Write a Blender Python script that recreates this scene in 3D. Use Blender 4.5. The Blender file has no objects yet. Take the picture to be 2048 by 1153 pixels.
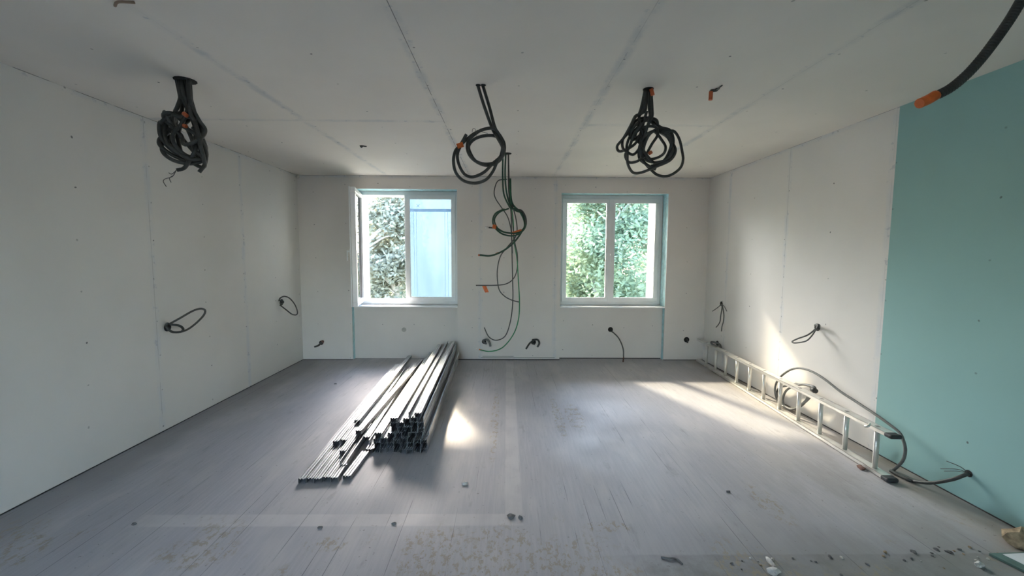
import bpy, bmesh, math, random
from mathutils import Vector, Matrix, noise
random.seed(7)
S = bpy.context.scene
COL = S.collection

# ---------------------------------------------------------------- camera
cam_d = bpy.data.cameras.new('camera'); cam = bpy.data.objects.new('camera', cam_d); COL.objects.link(cam)
cam_d.sensor_width = 36; cam_d.lens = 14.3769; cam_d.clip_start = .05; cam_d.clip_end = 300
cam.matrix_world = Matrix.Translation((0, 0, 1.45214)) @ Matrix([[0.999907, -0.003949, -0.013064], [-0.012704, 0.080583, -0.996667], [0.004989, 0.99674, 0.080526]]).to_4x4()
S.camera = cam

# ---------------------------------------------------------------- light
W = bpy.data.worlds.new('sky'); S.world = W; W.use_nodes = True
wn = W.node_tree; wn.nodes.clear()
sky = wn.nodes.new('ShaderNodeTexSky'); sky.sky_type = 'NISHITA'; sky.sun_disc = False
sky.sun_elevation = math.radians(36); sky.sun_rotation = math.radians(-23); sky.air_density = 1.0; sky.dust_density = 1.6; sky.ozone_density = 1.2
bgn = wn.nodes.new('ShaderNodeBackground'); bgn.inputs['Strength'].default_value = 1.8
wo = wn.nodes.new('ShaderNodeOutputWorld')
wn.links.new(sky.outputs[0], bgn.inputs[0]); wn.links.new(bgn.outputs[0], wo.inputs[0])
sd = bpy.data.lights.new('sun', 'SUN'); sun = bpy.data.objects.new('sun', sd); COL.objects.link(sun)
sd.energy = 12; sd.angle = math.radians(4.2); sd.color = (1, .84, .62)
sun.location = (-4, 10, 9)
sun.rotation_euler = Vector((.44, -1, -.77)).to_track_quat('-Z', 'Y').to_euler()
for px_, nm in ((-1.39, 'daylight_portal'), (1.47, 'daylight_portal')):
    pd = bpy.data.lights.new(nm, 'AREA'); po = bpy.data.objects.new(nm, pd); COL.objects.link(po)
    pd.shape = 'RECTANGLE'; pd.size = 1.6; pd.size_y = 1.6; pd.cycles.is_portal = True
    po.location = (px_, 6.2, 1.5); po.rotation_euler = (math.radians(-90), 0, 0)
S.view_settings.view_transform = 'Standard'; S.view_settings.look = 'None'
S.view_settings.gamma = 1; S.view_settings.use_curve_mapping = False
S.view_settings.exposure = 1.33

# ---------------------------------------------------------------- room numbers (metres)
XL, XR, YB, H, YF = -2.798, 2.740, 5.575, 2.5, -2.2

# ---------------------------------------------------------------- node helpers
class N:
    def __init__(s, name):
        s.m = bpy.data.materials.new(name); s.m.use_nodes = True
        s.t = s.m.node_tree; s.t.nodes.clear()
        s.out = s.t.nodes.new('ShaderNodeOutputMaterial')
        tc = s.t.nodes.new('ShaderNodeTexCoord'); s.co = tc.outputs['Object']
        sp = s.t.nodes.new('ShaderNodeSeparateXYZ'); s.t.links.new(s.co, sp.inputs[0])
        s.X, s.Y, s.Z = sp.outputs
    def set(s, inp, v):
        if hasattr(v, 'is_output'): s.t.links.new(v, inp)
        else: inp.default_value = v
    def ma(s, op, a, b=0.0, c=0.0):
        n = s.t.nodes.new('ShaderNodeMath'); n.operation = op
        s.set(n.inputs[0], a); s.set(n.inputs[1], b); s.set(n.inputs[2], c); return n.outputs[0]
    def ramp(s, v, a, b, lo=0.0, hi=1.0):
        n = s.t.nodes.new('ShaderNodeMapRange'); n.interpolation_type = 'SMOOTHSTEP'
        s.set(n.inputs[0], v); n.inputs[1].default_value = a; n.inputs[2].default_value = b
        n.inputs[3].default_value = lo; n.inputs[4].default_value = hi; return n.outputs[0]
    def noise(s, scale=5, detail=3, vec=None, stretch=None, rough=.5, off=0.0):
        v = vec or s.co
        if stretch or off:
            mp = s.t.nodes.new('ShaderNodeMapping'); s.t.links.new(v, mp.inputs[0])
            mp.inputs['Scale'].default_value = stretch or (1, 1, 1); mp.inputs['Location'].default_value = (off, off*1.3, off*.7); v = mp.outputs[0]
        n = s.t.nodes.new('ShaderNodeTexNoise'); s.t.links.new(v, n.inputs['Vector'])
        n.inputs['Scale'].default_value = scale; n.inputs['Detail'].default_value = detail; n.inputs['Roughness'].default_value = rough
        return n.outputs[0]
    def mix(s, f, a, b):
        n = s.t.nodes.new('ShaderNodeMix'); n.data_type = 'RGBA'
        s.set(n.inputs[0], f); s.set(n.inputs[6], a if hasattr(a, 'is_output') else (*a, 1)); s.set(n.inputs[7], b if hasattr(b, 'is_output') else (*b, 1))
        return n.outputs[2]
    def bump(s, h, strength=.2, dist=.01):
        n = s.t.nodes.new('ShaderNodeBump'); n.inputs['Strength'].default_value = strength; n.inputs['Distance'].default_value = dist
        s.t.links.new(h, n.inputs['Height']); return n.outputs[0]
    def bsdf(s, col, rough=.6, metal=0.0, nrm=None, spec=.5):
        n = s.t.nodes.new('ShaderNodeBsdfPrincipled')
        s.set(n.inputs['Base Color'], col if hasattr(col, 'is_output') else (*col, 1))
        s.set(n.inputs['Roughness'], rough); s.set(n.inputs['Metallic'], metal)
        n.inputs['Specular IOR Level'].default_value = spec
        if nrm is not None: s.t.links.new(nrm, n.inputs['Normal'])
        s.t.links.new(n.outputs[0], s.out.inputs[0]); return n

def simple(name, col, rough=.6, metal=0.0, var=.12, scale=12, bump=0.0, spec=.5):
    n = N(name); k = n.noise(scale, 4)
    dark = tuple(c*(1-var) for c in col); lite = tuple(min(1, c*(1+var)) for c in col)
    c = n.mix(n.ramp(k, .3, .7), dark, lite)
    n.bsdf(c, rough, metal, n.bump(n.noise(scale*6, 3), bump, .004) if bump else None, spec)
    return n.m

def board_mat(name, base, lines, dots, joint=(.60, .65, .71), jf=.30):
    """plasterboard: joints (axis, value, other axis, from, to), rows of screw heads (axis, first, step, other axis, step)"""
    n = N(name); ax = {'X': n.X, 'Y': n.Y, 'Z': n.Z}
    k = n.noise(1.3, 3); c = n.mix(n.ramp(k, .3, .7), tuple(v*.965 for v in base), tuple(min(1, v*1.03) for v in base))
    wob = n.ma('MULTIPLY', n.ma('SUBTRACT', n.noise(3.1, 3), .5), .035)
    patch = n.ramp(n.noise(4.5, 5, rough=.65), .42, .62); patch2 = n.ramp(n.noise(9, 4, off=4.0), .47, .6)
    fine = n.ramp(n.noise(6, 3, off=9.0), .40, .52)
    sm = th = None
    for (a, v, o, lo, hi, ts) in lines:
        d0 = n.ma('ABSOLUTE', n.ma('SUBTRACT', ax[a], v)); d = n.ma('ABSOLUTE', n.ma('ADD', n.ma('SUBTRACT', ax[a], v), wob))
        rng = n.ma('MULTIPLY', n.ramp(ax[o], lo-.01, lo+.01), n.ramp(ax[o], hi-.01, hi+.01, 1, 0))
        s_ = n.ma('MULTIPLY', n.ramp(d, .008, .045, 1, 0), rng); t_ = n.ma('MULTIPLY', n.ramp(d0, .0012, .0028, ts, 0), rng)
        sm = s_ if sm is None else n.ma('MAXIMUM', sm, s_); th = t_ if th is None else n.ma('MAXIMUM', th, t_)
    if sm is not None:
        c = n.mix(n.ma('MULTIPLY', sm, n.ma('MULTIPLY_ADD', patch, jf, .10)), c, joint)
        c = n.mix(n.ma('MULTIPLY', th, n.ma('MULTIPLY_ADD', fine, .75, .08)), c, (.12, .125, .12))
        c = n.mix(n.ma('MULTIPLY', n.ma('MULTIPLY', sm, n.ramp(n.noise(22, 3, off=2.0), .62, .68)), .35), c, (.30, .34, .42))
    jit = n.ma('MULTIPLY', n.ma('SUBTRACT', n.noise(.9, 2, off=6.0), .5), .16); jit2 = n.ma('MULTIPLY', n.ma('SUBTRACT', n.noise(1.1, 2, off=16.0), .5), .4)
    for (a, first, step, o, ostep) in dots:
        u = n.ma('ADD', n.ma('SUBTRACT', ax[a], first), jit); w = n.ma('ADD', ax[o], jit2)
        du = n.ma('MULTIPLY', n.ma('SUBTRACT', n.ma('FRACT', n.ma('ADD', n.ma('DIVIDE', u, step), .5)), .5), step)
        dw = n.ma('MULTIPLY', n.ma('SUBTRACT', n.ma('FRACT', n.ma('ADD', n.ma('DIVIDE', w, ostep), .5)), .5), ostep)
        r = n.ma('SQRT', n.ma('ADD', n.ma('MULTIPLY', du, du), n.ma('MULTIPLY', dw, dw)))
        c = n.mix(n.ma('MULTIPLY', n.ramp(r, .0045, .008, 1, 0), n.ma('MULTIPLY_ADD', patch2, .45, .40)), c, (.09, .10, .10))
    n.bsdf(c, .75, 0, n.bump(n.noise(90, 2), .06, .002), .25); return n.m

# ---------------------------------------------------------------- mesh helpers
def link(name, me, m, parent=None):
    o = bpy.data.objects.new(name, me); COL.objects.link(o)
    for k in (m if isinstance(m, (list, tuple)) else [m]): me.materials.append(k)
    if parent is not None: o.parent = parent
    return o
class MB:
    def __init__(s): s.v = []; s.f = []; s.mi = []; s.sm = []
    def face(s, idx, mi=0, smooth=False): s.f.append(tuple(idx)); s.mi.append(mi); s.sm.append(smooth)
    def box(s, a, b, mi=0, M=None, bev=0.0):
        x0, x1 = sorted((a[0], b[0])); y0, y1 = sorted((a[1], b[1])); z0, z1 = sorted((a[2], b[2]))
        if bev > 0:
            bm = bmesh.new(); bmesh.ops.create_cube(bm, size=1, matrix=Matrix.Translation(((x0+x1)/2, (y0+y1)/2, (z0+z1)/2)) @ Matrix.Diagonal((x1-x0, y1-y0, z1-z0, 1)))
            bmesh.ops.bevel(bm, geom=bm.edges[:], offset=bev, segments=2, affect='EDGES', profile=.5)
            s.add_bm(bm, mi, M); return
        i = len(s.v)
        for p in [(x0,y0,z0),(x1,y0,z0),(x1,y1,z0),(x0,y1,z0),(x0,y0,z1),(x1,y0,z1),(x1,y1,z1),(x0,y1,z1)]:
            s.v.append(M @ Vector(p) if M else Vector(p))
        for q in [(0,3,2,1),(4,5,6,7),(0,1,5,4),(1,2,6,5),(2,3,7,6),(3,0,4,7)]: s.face([i+k for k in q], mi)
    def add_bm(s, bm, mi=0, M=None, smooth=False):
        i = len(s.v); bm.verts.ensure_lookup_table()
        for v in bm.verts: s.v.append(M @ v.co if M else v.co.copy())
        for f in bm.faces: s.face([i+v.index for v in f.verts], mi, smooth)
        bm.free()
    def tube(s, pts, r, n=8, mi=0, res=5, cap=True, rib=0.0, rend=None):
        pts = [Vector(p) for p in pts]
        if len(pts) > 2 and res > 1:
            P = [pts[0]*2-pts[1]] + pts + [pts[-1]*2-pts[-2]]; out = []
            for k in range(1, len(P)-2):
                a, b, c, d = P[k-1:k+3]
                for j in range(res):
                    t = j/res
                    out.append(.5*((2*b)+(c-a)*t+(2*a-5*b+4*c-d)*t*t+(3*b-a-3*c+d)*t*t*t))
            out.append(pts[-1]); pts = out
        if rib:
            L = [0]
            for a, b in zip(pts, pts[1:]): L.append(L[-1]+(b-a).length)
            m = int(L[-1]/rib); q = []; j = 0
            for k in range(m+1):
                l = k*rib
                while j < len(L)-2 and L[j+1] < l: j += 1
                q.append(pts[j].lerp(pts[j+1], min(1, max(0, (l-L[j])/max(1e-9, L[j+1]-L[j])))))
            pts = q
        T = (pts[1]-pts[0]).normalized(); U = T.orthogonal().normalized(); base = len(s.v); last = len(pts)-1
        for k, p in enumerate(pts):
            t = (pts[min(k+1, last)]-pts[max(k-1, 0)]).normalized()
            U = (U - t*U.dot(t)).normalized(); V = t.cross(U)
            rr = r if rend is None else r+(rend-r)*k/last
            if rib: rr *= (1.0 if (k//2) % 2 else .86)
            for j in range(n):
                a = 2*math.pi*j/n; s.v.append(p+(U*math.cos(a)+V*math.sin(a))*rr)
        for k in range(last):
            for j in range(n):
                a = base+k*n+j; b = base+k*n+(j+1) % n; s.face((a, b, b+n, a+n), mi, True)
        if cap: s.face([base+j for j in range(n)][::-1], mi); s.face([base+last*n+j for j in range(n)], mi)
    def prism(s, poly, axis, a, b, mi=0):
        """closed polygon extruded along an axis ('Y': points are x,z)"""
        i = len(s.v); n = len(poly)
        for t in (a, b):
            for p in poly:
                s.v.append(Vector({'Y': (p[0], t, p[1]), 'X': (t, p[0], p[1]), 'Z': (p[0], p[1], t)}[axis]))
        for k in range(n): s.face((i+k, i+(k+1) % n, i+n+(k+1) % n, i+n+k), mi)
        s.face([i+k for k in range(n)][::-1], mi); s.face([i+n+k for k in range(n)], mi)
    def mesh(s, name):
        me = bpy.data.meshes.new(name); me.from_pydata([tuple(v) for v in s.v], [], s.f)
        for p, m, sm in zip(me.polygons, s.mi, s.sm): p.material_index = m; p.use_smooth = sm
        bm = bmesh.new(); bm.from_mesh(me); bmesh.ops.recalc_face_normals(bm, faces=bm.faces[:]); bm.to_mesh(me); bm.free()
        me.update(); return me
    def build(s, name, m, parent=None): return link(name, s.mesh(name), m, parent)
def struct(o): o['kind'] = 'structure'; return o
def tag(o, label, cat, group=None):
    o['label'] = label; o['category'] = cat
    if group: o['group'] = group
    return o
def thing(name, label, cat, loc, group=None):
    o = bpy.data.objects.new(name, None); COL.objects.link(o); o.location = loc; o.empty_display_size = .1
    return tag(o, label, cat, group)
def child(mb, name, m, root):
    """mesh built in room coordinates, hung under a thing whose base is elsewhere"""
    L = Vector(root.location)
    mb.v = [Vector(v)-L for v in mb.v]
    return mb.build(name, m, root)

# ---------------------------------------------------------------- materials
DOTS_C = [('X', .02, .56, 'Y', .42)]
M_ceil = board_mat('ceiling board', (.80, .765, .71),
    [('X', -1.60, 'Y', YF, YB, .12), ('X', -.50, 'Y', YF, YB, 1.0), ('X', .62, 'Y', YF, YB, .3), ('X', 1.68, 'Y', YF, YB, .25), ('Y', 3.33, 'X', XL, -.5, .3), ('Y', 3.38, 'X', .62, 1.68, .35)], [('X', .07, .55, 'Y', .44)], joint=(.50, .53, .55), jf=.42)
M_left = board_mat('left board', (.77, .755, .72), [('Y', 2.18, 'Z', -1, 3, .1), ('Y', 3.27, 'Z', -1, 3, .45), ('Y', 4.40, 'Z', -1, 3, .15), ('Z', 2.498, 'Y', -3, 6, 1.0)], [('Y', 2.72, .56, 'Z', .31)])
M_right = board_mat('right board', (.78, .755, .72), [('Y', 4.01, 'Z', -1, 3, .5), ('Y', 5.06, 'Z', -1, 3, .3), ('Y', 2.93, 'Z', -1, 3, .2), ('Z', 2.498, 'Y', -3, 6, .6)], [('Y', 3.46, .55, 'Z', .42)])
M_back = board_mat('back board', (.77, .73, .69), [('X', -.36, 'Z', -1, 3, .12), ('X', .66, 'Z', -1, 3, .25), ('Z', 2.498, 'X', -3, 3, 1.0)], [('X', -.05, .42, 'Z', .47)])
M_teal = board_mat('moisture board', (.30, .50, .49), [], [('Y', 2.29, .62, 'Z', .36)])
M_tealedge = simple('moisture board edge', (.50, .76, .80), .7, var=.1, scale=20)
M_dark = simple('gap shadow line', (.05, .05, .05), .9)
M_pvc = simple('white window plastic', (.88, .89, .90), .30, var=.03, scale=4)
M_gasket = simple('black gasket', (.05, .05, .055), .6)
M_render = simple('exterior render', (.80, .78, .72), .9, var=.08, scale=5, bump=.3)
M_alu = simple('aluminium', (.80, .79, .75), .38, .75, var=.08, scale=9)
M_rubber = simple('dark rubber', (.035, .037, .04), .6)
M_conduit = simple('black corrugated conduit', (.042, .045, .043), .45, var=.2, scale=30)
M_conduit2 = simple('dark grey conduit', (.060, .064, .060), .5, var=.2, scale=30)
M_greyc = simple('grey conduit', (.13, .135, .13), .5, var=.15, scale=30)
M_greenc = simple('dark green conduit', (.022, .075, .045), .45, var=.2, scale=30)
M_green = simple('bright green cable', (.03, .22, .09), .4, var=.15, scale=30)
M_orange = simple('orange tape', (.75, .16, .03), .5, var=.15, scale=40)
M_orange2 = simple('orange cap', (.62, .14, .05), .45, var=.15, scale=40)
M_wire = simple('bare wire ends', (.10, .10, .10), .4, .3)
M_white = simple('white cable end', (.75, .72, .68), .5)
M_hole = simple('dark cut hole', (.02, .02, .02), .9)
M_plaster = simple('plaster crumbs', (.62, .60, .56), .9, var=.2, scale=40, bump=.4)
M_brown = simple('crumbly brown block', (.36, .27, .17), .95, var=.35, scale=35, bump=.8)
M_litter = simple('grey litter', (.14, .14, .14), .8, var=.3, scale=40)
M_redbr = simple('reddish brown litter', (.17, .09, .07), .8, var=.3, scale=40)

def floor_mat():
    n = N('painted floorboards')
    warp = n.ma('MULTIPLY', n.ma('SUBTRACT', n.noise(.7, 2), .5), .02)
    w = .092
    xx = n.ma('ADD', n.X, warp); cell = n.ma('DIVIDE', xx, w); idx = n.ma('FLOOR', cell)
    d = n.ma('MULTIPLY', n.ma('ABSOLUTE', n.ma('SUBTRACT', n.ma('FRACT', cell), .5)), w)      # w/2 at a seam
    wn_ = n.t.nodes.new('ShaderNodeTexWhiteNoise'); wn_.noise_dimensions = '1D'; n.t.links.new(idx, wn_.inputs['W'])
    pr = wn_.outputs['Value']
    grain = n.noise(7, 5, stretch=(9, .55, 1), rough=.6); big = n.noise(.8, 4, off=3.0); med = n.noise(3.2, 4, stretch=(1.6, .6, 1), off=7.0)
    c = n.mix(n.ramp(grain, .3, .7), (.38, .375, .395), (.435, .425, .44))
    c = n.mix(n.ma('MULTIPLY', n.ramp(big, .40, .64), .45), c, (.34, .345, .37))
    c = n.mix(n.ma('MULTIPLY', n.ramp(med, .50, .68), .35), c, (.54, .52, .50))
    c = n.mix(n.ma('MULTIPLY', n.ramp(pr, 0, 1), .07), c, (.27, .28, .31))
    # worn dirty zone at the near right and along the near edge
    near = n.ramp(n.ma('ADD', n.Y, n.ma('MULTIPLY', n.noise(1.7, 3, off=5.0), .35)), 1.95, 2.35, 1, 0)
    c = n.mix(n.ma('MULTIPLY', n.ma('MULTIPLY', near, n.ramp(n.X, .5, 1.3)), .5), c, (.20, .20, .20))
    c = n.mix(n.ma('MULTIPLY', n.ramp(n.noise(3.5, 6, stretch=(2.5, .8, 1), off=11.0, rough=.7), .58, .70), .40), c, (.22, .21, .21))
    edge = n.ma('MULTIPLY', n.ramp(n.ma('ADD', n.Y, n.ma('MULTIPLY', n.noise(14, 3, off=17.0), .02)), 1.870, 1.885, 1, 0), n.ramp(n.X, .45, .75))
    c = n.mix(n.ma('MULTIPLY', edge, n.ramp(n.noise(6, 5, off=19.0, rough=.7), .35, .65, .25, .75)), c, (.17, .17, .16))
    c = n.mix(n.ma('MULTIPLY', n.ma('MULTIPLY', n.ramp(n.ma('ADD', n.X, n.ma('MULTIPLY', n.Y, -.55)), -.4, .9), n.ramp(n.noise(2.2, 5, stretch=(1.6, .8, 1), off=31.0, rough=.65), .36, .62)), .55), c, (.27, .26, .245))
    # dirt strip against the right and left walls
    c = n.mix(n.ma('MULTIPLY', n.ramp(n.X, 2.40, 2.62), n.ramp(n.noise(2.4, 5, stretch=(1, .7, 1)), .38, .62, .25, .9)), c, (.31, .27, .22))
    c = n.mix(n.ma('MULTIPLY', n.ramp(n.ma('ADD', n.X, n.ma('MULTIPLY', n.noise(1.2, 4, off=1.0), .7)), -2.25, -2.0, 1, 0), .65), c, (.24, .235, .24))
    # pale traces of the removed partition: a strip away from the camera and one across
    def strip(a, lo, hi, o, olo, ohi):
        e = n.ma('MULTIPLY', n.ramp(a, lo-.008, lo+.008), n.ramp(a, hi-.008, hi+.008, 1, 0))
        return n.ma('MULTIPLY', e, n.ma('MULTIPLY', n.ramp(o, olo-.01, olo+.01), n.ramp(o, ohi-.01, ohi+.01, 1, 0)))
    st = n.ma('MAXIMUM', strip(n.X, -.005, .095, n.Y, 2.09, 5.5), strip(n.Y, 2.09, 2.19, n.X, -2.0, .09))
    c = n.mix(n.ma('MULTIPLY', st, n.ramp(n.noise(5, 3), .3, .6, .25, .65)), c, (.56, .54, .53))
    # beige glue scabs
    sc = n.ramp(n.noise(30, 5, stretch=(1, .6, 1), off=2.0, rough=.75), .50, .58)
    reg = n.ma('MULTIPLY', n.ramp(n.noise(2.6, 3, off=8.0), .50, .60), n.ramp(n.Y, 2.0, 2.25, 1, .0))
    def blob(x, y, rx, ry):
        q = n.ma('ADD', n.ma('POWER', n.ma('DIVIDE', n.ma('SUBTRACT', n.X, x), rx), 2), n.ma('POWER', n.ma('DIVIDE', n.ma('SUBTRACT', n.Y, y), ry), 2))
        return n.ramp(n.ma('ADD', q, n.ma('MULTIPLY', n.noise(8, 3, off=3.3), .8)), .9, 1.5, 1, 0)
    for args in ((-.38, 1.93, .16, .16), (-.04, 1.85, .09, .12), (.14, 1.80, .10, .10), (-.10, 2.02, .10, .06), (-1.5, 1.90, .22, .12), (.30, 1.95, .09, .05), (.55, 2.08, .14, .05), (-.9, 1.95, .12, .06), (.62, 3.6, .09, .35), (.47, 3.6, .05, .5), (-.10, 3.5, .04, .8), (1.55, 2.28, .08, .22)):
        reg = n.ma('MAXIMUM', reg, blob(*args))
    glue = n.ma('MULTIPLY', sc, reg); c = n.mix(n.ma('MULTIPLY', glue, .75), c, (.31, .265, .19))
    # seams, broken where the paint fills them
    seamn = n.ramp(n.noise(1.6, 4, stretch=(9, .7, 1), off=21.0, rough=.65), .52, .64)
    seam = n.ma('MULTIPLY', n.ramp(d, w/2-.0022, w/2-.0008), n.ma('MULTIPLY_ADD', seamn, .75, .0))
    c = n.mix(seam, c, (.07, .07, .075))
    sp = n.ramp(n.noise(55, 2, off=13.0), .72, .76); c = n.mix(n.ma('MULTIPLY', sp, .6), c, (.12, .11, .10))
    rough = n.ramp(n.noise(2.5, 4, off=4.0), .3, .7, .50, .66)
    hgt = n.ma('SUBTRACT', n.ma('ADD', n.ma('MULTIPLY', grain, .15), glue), n.ma('MULTIPLY', seam, 1.5))
    n.bsdf(c, rough, 0, n.bump(hgt, .25, .004), .5); return n.m
M_floor = floor_mat()

def galv():
    n = N('galvanised steel'); k = n.noise(14, 4, stretch=(1, .15, 1))
    c = n.mix(n.ramp(k, .3, .7), (.38, .39, .40), (.58, .59, .60))
    n.bsdf(c, n.ramp(n.noise(6, 3, off=3.0),  .3, .7, .28, .42), .85, n.bump(n.noise(40, 2, stretch=(1, .1, 1)), .05, .002)); return n.m
M_galv = galv()
def glass(name, tint=(.97, .99, .98)):
    n = N(name); t = n.t.nodes.new('ShaderNodeBsdfTransparent'); t.inputs[0].default_value = (*tint, 1)
    g = n.t.nodes.new('ShaderNodeBsdfGlossy'); g.inputs['Roughness'].default_value = .02
    fr = n.t.nodes.new('ShaderNodeFresnel'); fr.inputs[0].default_value = 1.5
    mx = n.t.nodes.new('ShaderNodeMixShader'); n.t.links.new(n.ma('MULTIPLY', fr.outputs[0], 1.3), mx.inputs[0]); n.t.links.new(t.outputs[0], mx.inputs[1]); n.t.links.new(g.outputs[0], mx.inputs[2])
    n.t.links.new(mx.outputs[0], n.out.inputs[0]); return n.m
M_glass = glass('window glass')
def film():
    n = N('blue protective film'); k = n.noise(2.2, 4, stretch=(3, 1, .5))
    c = n.mix(n.ramp(k, .3, .7), (.046, .072, .098), (.056, .083, .108))
    tr = n.t.nodes.new('ShaderNodeBsdfTranslucent'); n.t.links.new(c, tr.inputs[0])
    df = n.t.nodes.new('ShaderNodeBsdfDiffuse'); n.t.links.new(c, df.inputs[0])
    tp = n.t.nodes.new('ShaderNodeBsdfTransparent'); tp.inputs[0].default_value = (.05, .085, .12, 1)
    a = n.t.nodes.new('ShaderNodeMixShader'); a.inputs[0].default_value = .25; n.t.links.new(tr.outputs[0], a.inputs[1]); n.t.links.new(df.outputs[0], a.inputs[2])
    b = n.t.nodes.new('ShaderNodeMixShader'); b.inputs[0].default_value = .05; n.t.links.new(a.outputs[0], b.inputs[1]); n.t.links.new(tp.outputs[0], b.inputs[2])
    n.t.links.new(b.outputs[0], n.out.inputs[0]); return n.m
M_film = film()
M_fold = simple('blue film fold', (.10, .22, .42), .5)
def leafm(name, a, b):
    n = N(name); k = n.noise(1.5, 3); c = n.mix(n.ramp(k, .3, .7), a, b)
    tr = n.t.nodes.new('ShaderNodeBsdfTranslucent'); n.t.links.new(c, tr.inputs[0])
    df = n.t.nodes.new('ShaderNodeBsdfDiffuse'); n.t.links.new(c, df.inputs[0])
    mx = n.t.nodes.new('ShaderNodeMixShader'); mx.inputs[0].default_value = .5
    n.t.links.new(tr.outputs[0], mx.inputs[1]); n.t.links.new(df.outputs[0], mx.inputs[2]); n.t.links.new(mx.outputs[0], n.out.inputs[0]); return n.m
M_leaf = [leafm('green leaves', (.19, .25, .17), (.27, .34, .22)), leafm('grey green leaves', (.22, .235, .18), (.31, .32, .25)), leafm('blue green leaves', (.16, .225, .19), (.23, .30, .24))]
M_bark = simple('pale bark', (.42, .40, .35), .9, var=.25, scale=10)
M_grass = simple('meadow grass', (.20, .20, .12), .95, var=.3, scale=1.5)

# ---------------------------------------------------------------- the room shell
b = MB(); b.box((XL-.3, YF-.3, -.2), (XR+.3, 6.15, 0)); struct(b.build('floor', M_floor))
b = MB(); b.box((XL-.3, YF-.3, H), (XR+.3, 6.15, H+.25)); struct(b.build('ceiling', M_ceil))
b = MB(); b.box((XL-.3, YF-.3, 0), (XL, YB+.2, H)); struct(b.build('wall_left', M_left))
b = MB(); b.box((XR, 2.912, 0), (XR+.3, YB+.2, H), 0); b.box((XR, YF-.3, 0), (XR+.3, 2.912, H), 1); struct(b.build('wall_right', [M_right, M_teal]))
# front wall behind the camera; unseen doorway added to let in fill light
b = MB(); b.box((XL, YF-.3, 0), (-1.5, YF, H)); b.box((-.6, YF-.3, 0), (XR, YF, H)); b.box((-1.5, YF-.3, 2.1), (-.6, YF, H)); struct(b.build('wall_front', M_left))
# windows: (left, right, top) of the recess; the recess runs down to the floor
W1 = (-2.116, -.672, 2.326); W2 = (.735, 2.185, 2.288); SILL = .745; YREC = YB+.085; YFR = YB+.195; YOUT = 6.15
b = MB()
def wall_with_bays(y0, y1, mi, bays, x0, x1):
    xs = x0
    for (l, r, bot, top) in bays:
        b.box((xs, y0, 0), (l, y1, H), mi); b.box((l, y0, top), (r, y1, H), mi)
        if bot > 0: b.box((l, y0, 0), (r, y1, bot), mi)
        xs = r
    b.box((xs, y0, 0), (x1, y1, H), mi)
wall_with_bays(YB, YB+.012, 0, [(W1[0], W1[1], 0, W1[2]), (W2[0], W2[1], 0, W2[2])], XL, XR)
wall_with_bays(YB+.012, YREC, 1, [(W1[0], W1[1], 0, W1[2]), (W2[0], W2[1], 0, W2[2])], XL, XR)
for w in (W1, W2): b.box((w[0], YREC, 0), (w[1], YREC+.012, SILL-.016), 0)
wall_with_bays(YREC+.012, YFR, 1, [(W1[0], W1[1], SILL-.016, W1[2]), (W2[0], W2[1], SILL-.016, W2[2])], XL, XR)
E1 = (W1[0]+.065, W1[1]-.05, .79, W1[2]-.035); E2 = (W2[0]+.065, W2[1]-.07, .79, W2[2]-.055)
wall_with_bays(YFR+.07, YOUT, 2, [E1, E2], XL-.3, XR+.3)
b.box((XL, YFR, 0), (W1[0], YFR+.07, H), 2); b.box((W1[1], YFR, 0), (W2[0], YFR+.07, H), 2); b.box((W2[1], YFR, 0), (XR, YFR+.07, H), 2)
for w in (W1, W2): b.box((w[0], YFR, 0), (w[1], YFR+.07, SILL-.016), 2); b.box((w[0], YFR, w[2]), (w[1], YFR+.07, H), 2)
struct(b.build('wall_back', [M_back, M_tealedge, M_render]))
def shadow_gap(name, boxes):  # near-black strips stand in for the shade in the gaps at the wall feet
    b = MB()
    for q in boxes: b.box(*q)
    struct(b.build(name, M_dark))
shadow_gap('gap_shadow_1', [((XL, YF, .0005), (XL+.005, YB, .006))])
shadow_gap('gap_shadow_2', [((XR-.005, YF, .0005), (XR, YB, .006))])
shadow_gap('gap_shadow_3', [((XL+.005, YB-.004, .0005), (W1[0], YB, .008)), ((W1[1], YB-.004, .0005), (W2[0], YB, .012)), ((W2[1], YB-.004, .0005), (XR-.005, YB, .008))])
shadow_gap('gap_shadow_4', [((W2[0]+.01, YREC-.004, .0005), (W2[1]-.01, YREC, .010))])
b = MB(); b.box((-.35, YB-.008, .03), (.67, YB, .034)); b.box((-.33, YB-.006, .05), (.1, YB, .053)); struct(b.build('trim_5', M_greyc))

# ---------------------------------------------------------------- windows
def rect_frame(mb, x0, x1, z0, z1, y0, y1, w, mi=0, M=None, bev=.004):
    mb.box((x0, y0, z0), (x1, y1, z0+w), mi, M, bev); mb.box((x0, y0, z1-w), (x1, y1, z1), mi, M, bev)
    mb.box((x0, y0, z0+w), (x0+w, y1, z1-w), mi, M, bev); mb.box((x1-w, y0, z0+w), (x1, y1, z1-w), mi, M, bev)
def sash(root, name, x0, x1, z0, z1, glassm, M=None, w=.055):
    f = MB(); rect_frame(f, x0, x1, z0, z1, YFR-.012, YFR+.046, w, 0, M)
    s = f.build(name, M_pvc, root)
    g = MB(); rect_frame(g, x0+w-.002, x1-w+.002, z0+w-.002, z1-w+.002, YFR-.004, YFR+.02, .008, 0, M, 0)
    g.build('gasket', M_gasket if glassm is M_glass and M is not None else M_pvc, s)
    p = MB(); p.box((x0+w, YFR+.014, z0+w), (x1-w, YFR+.018, z1-w), 0, M); p.build('pane', M_glass, s)
    return s
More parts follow.
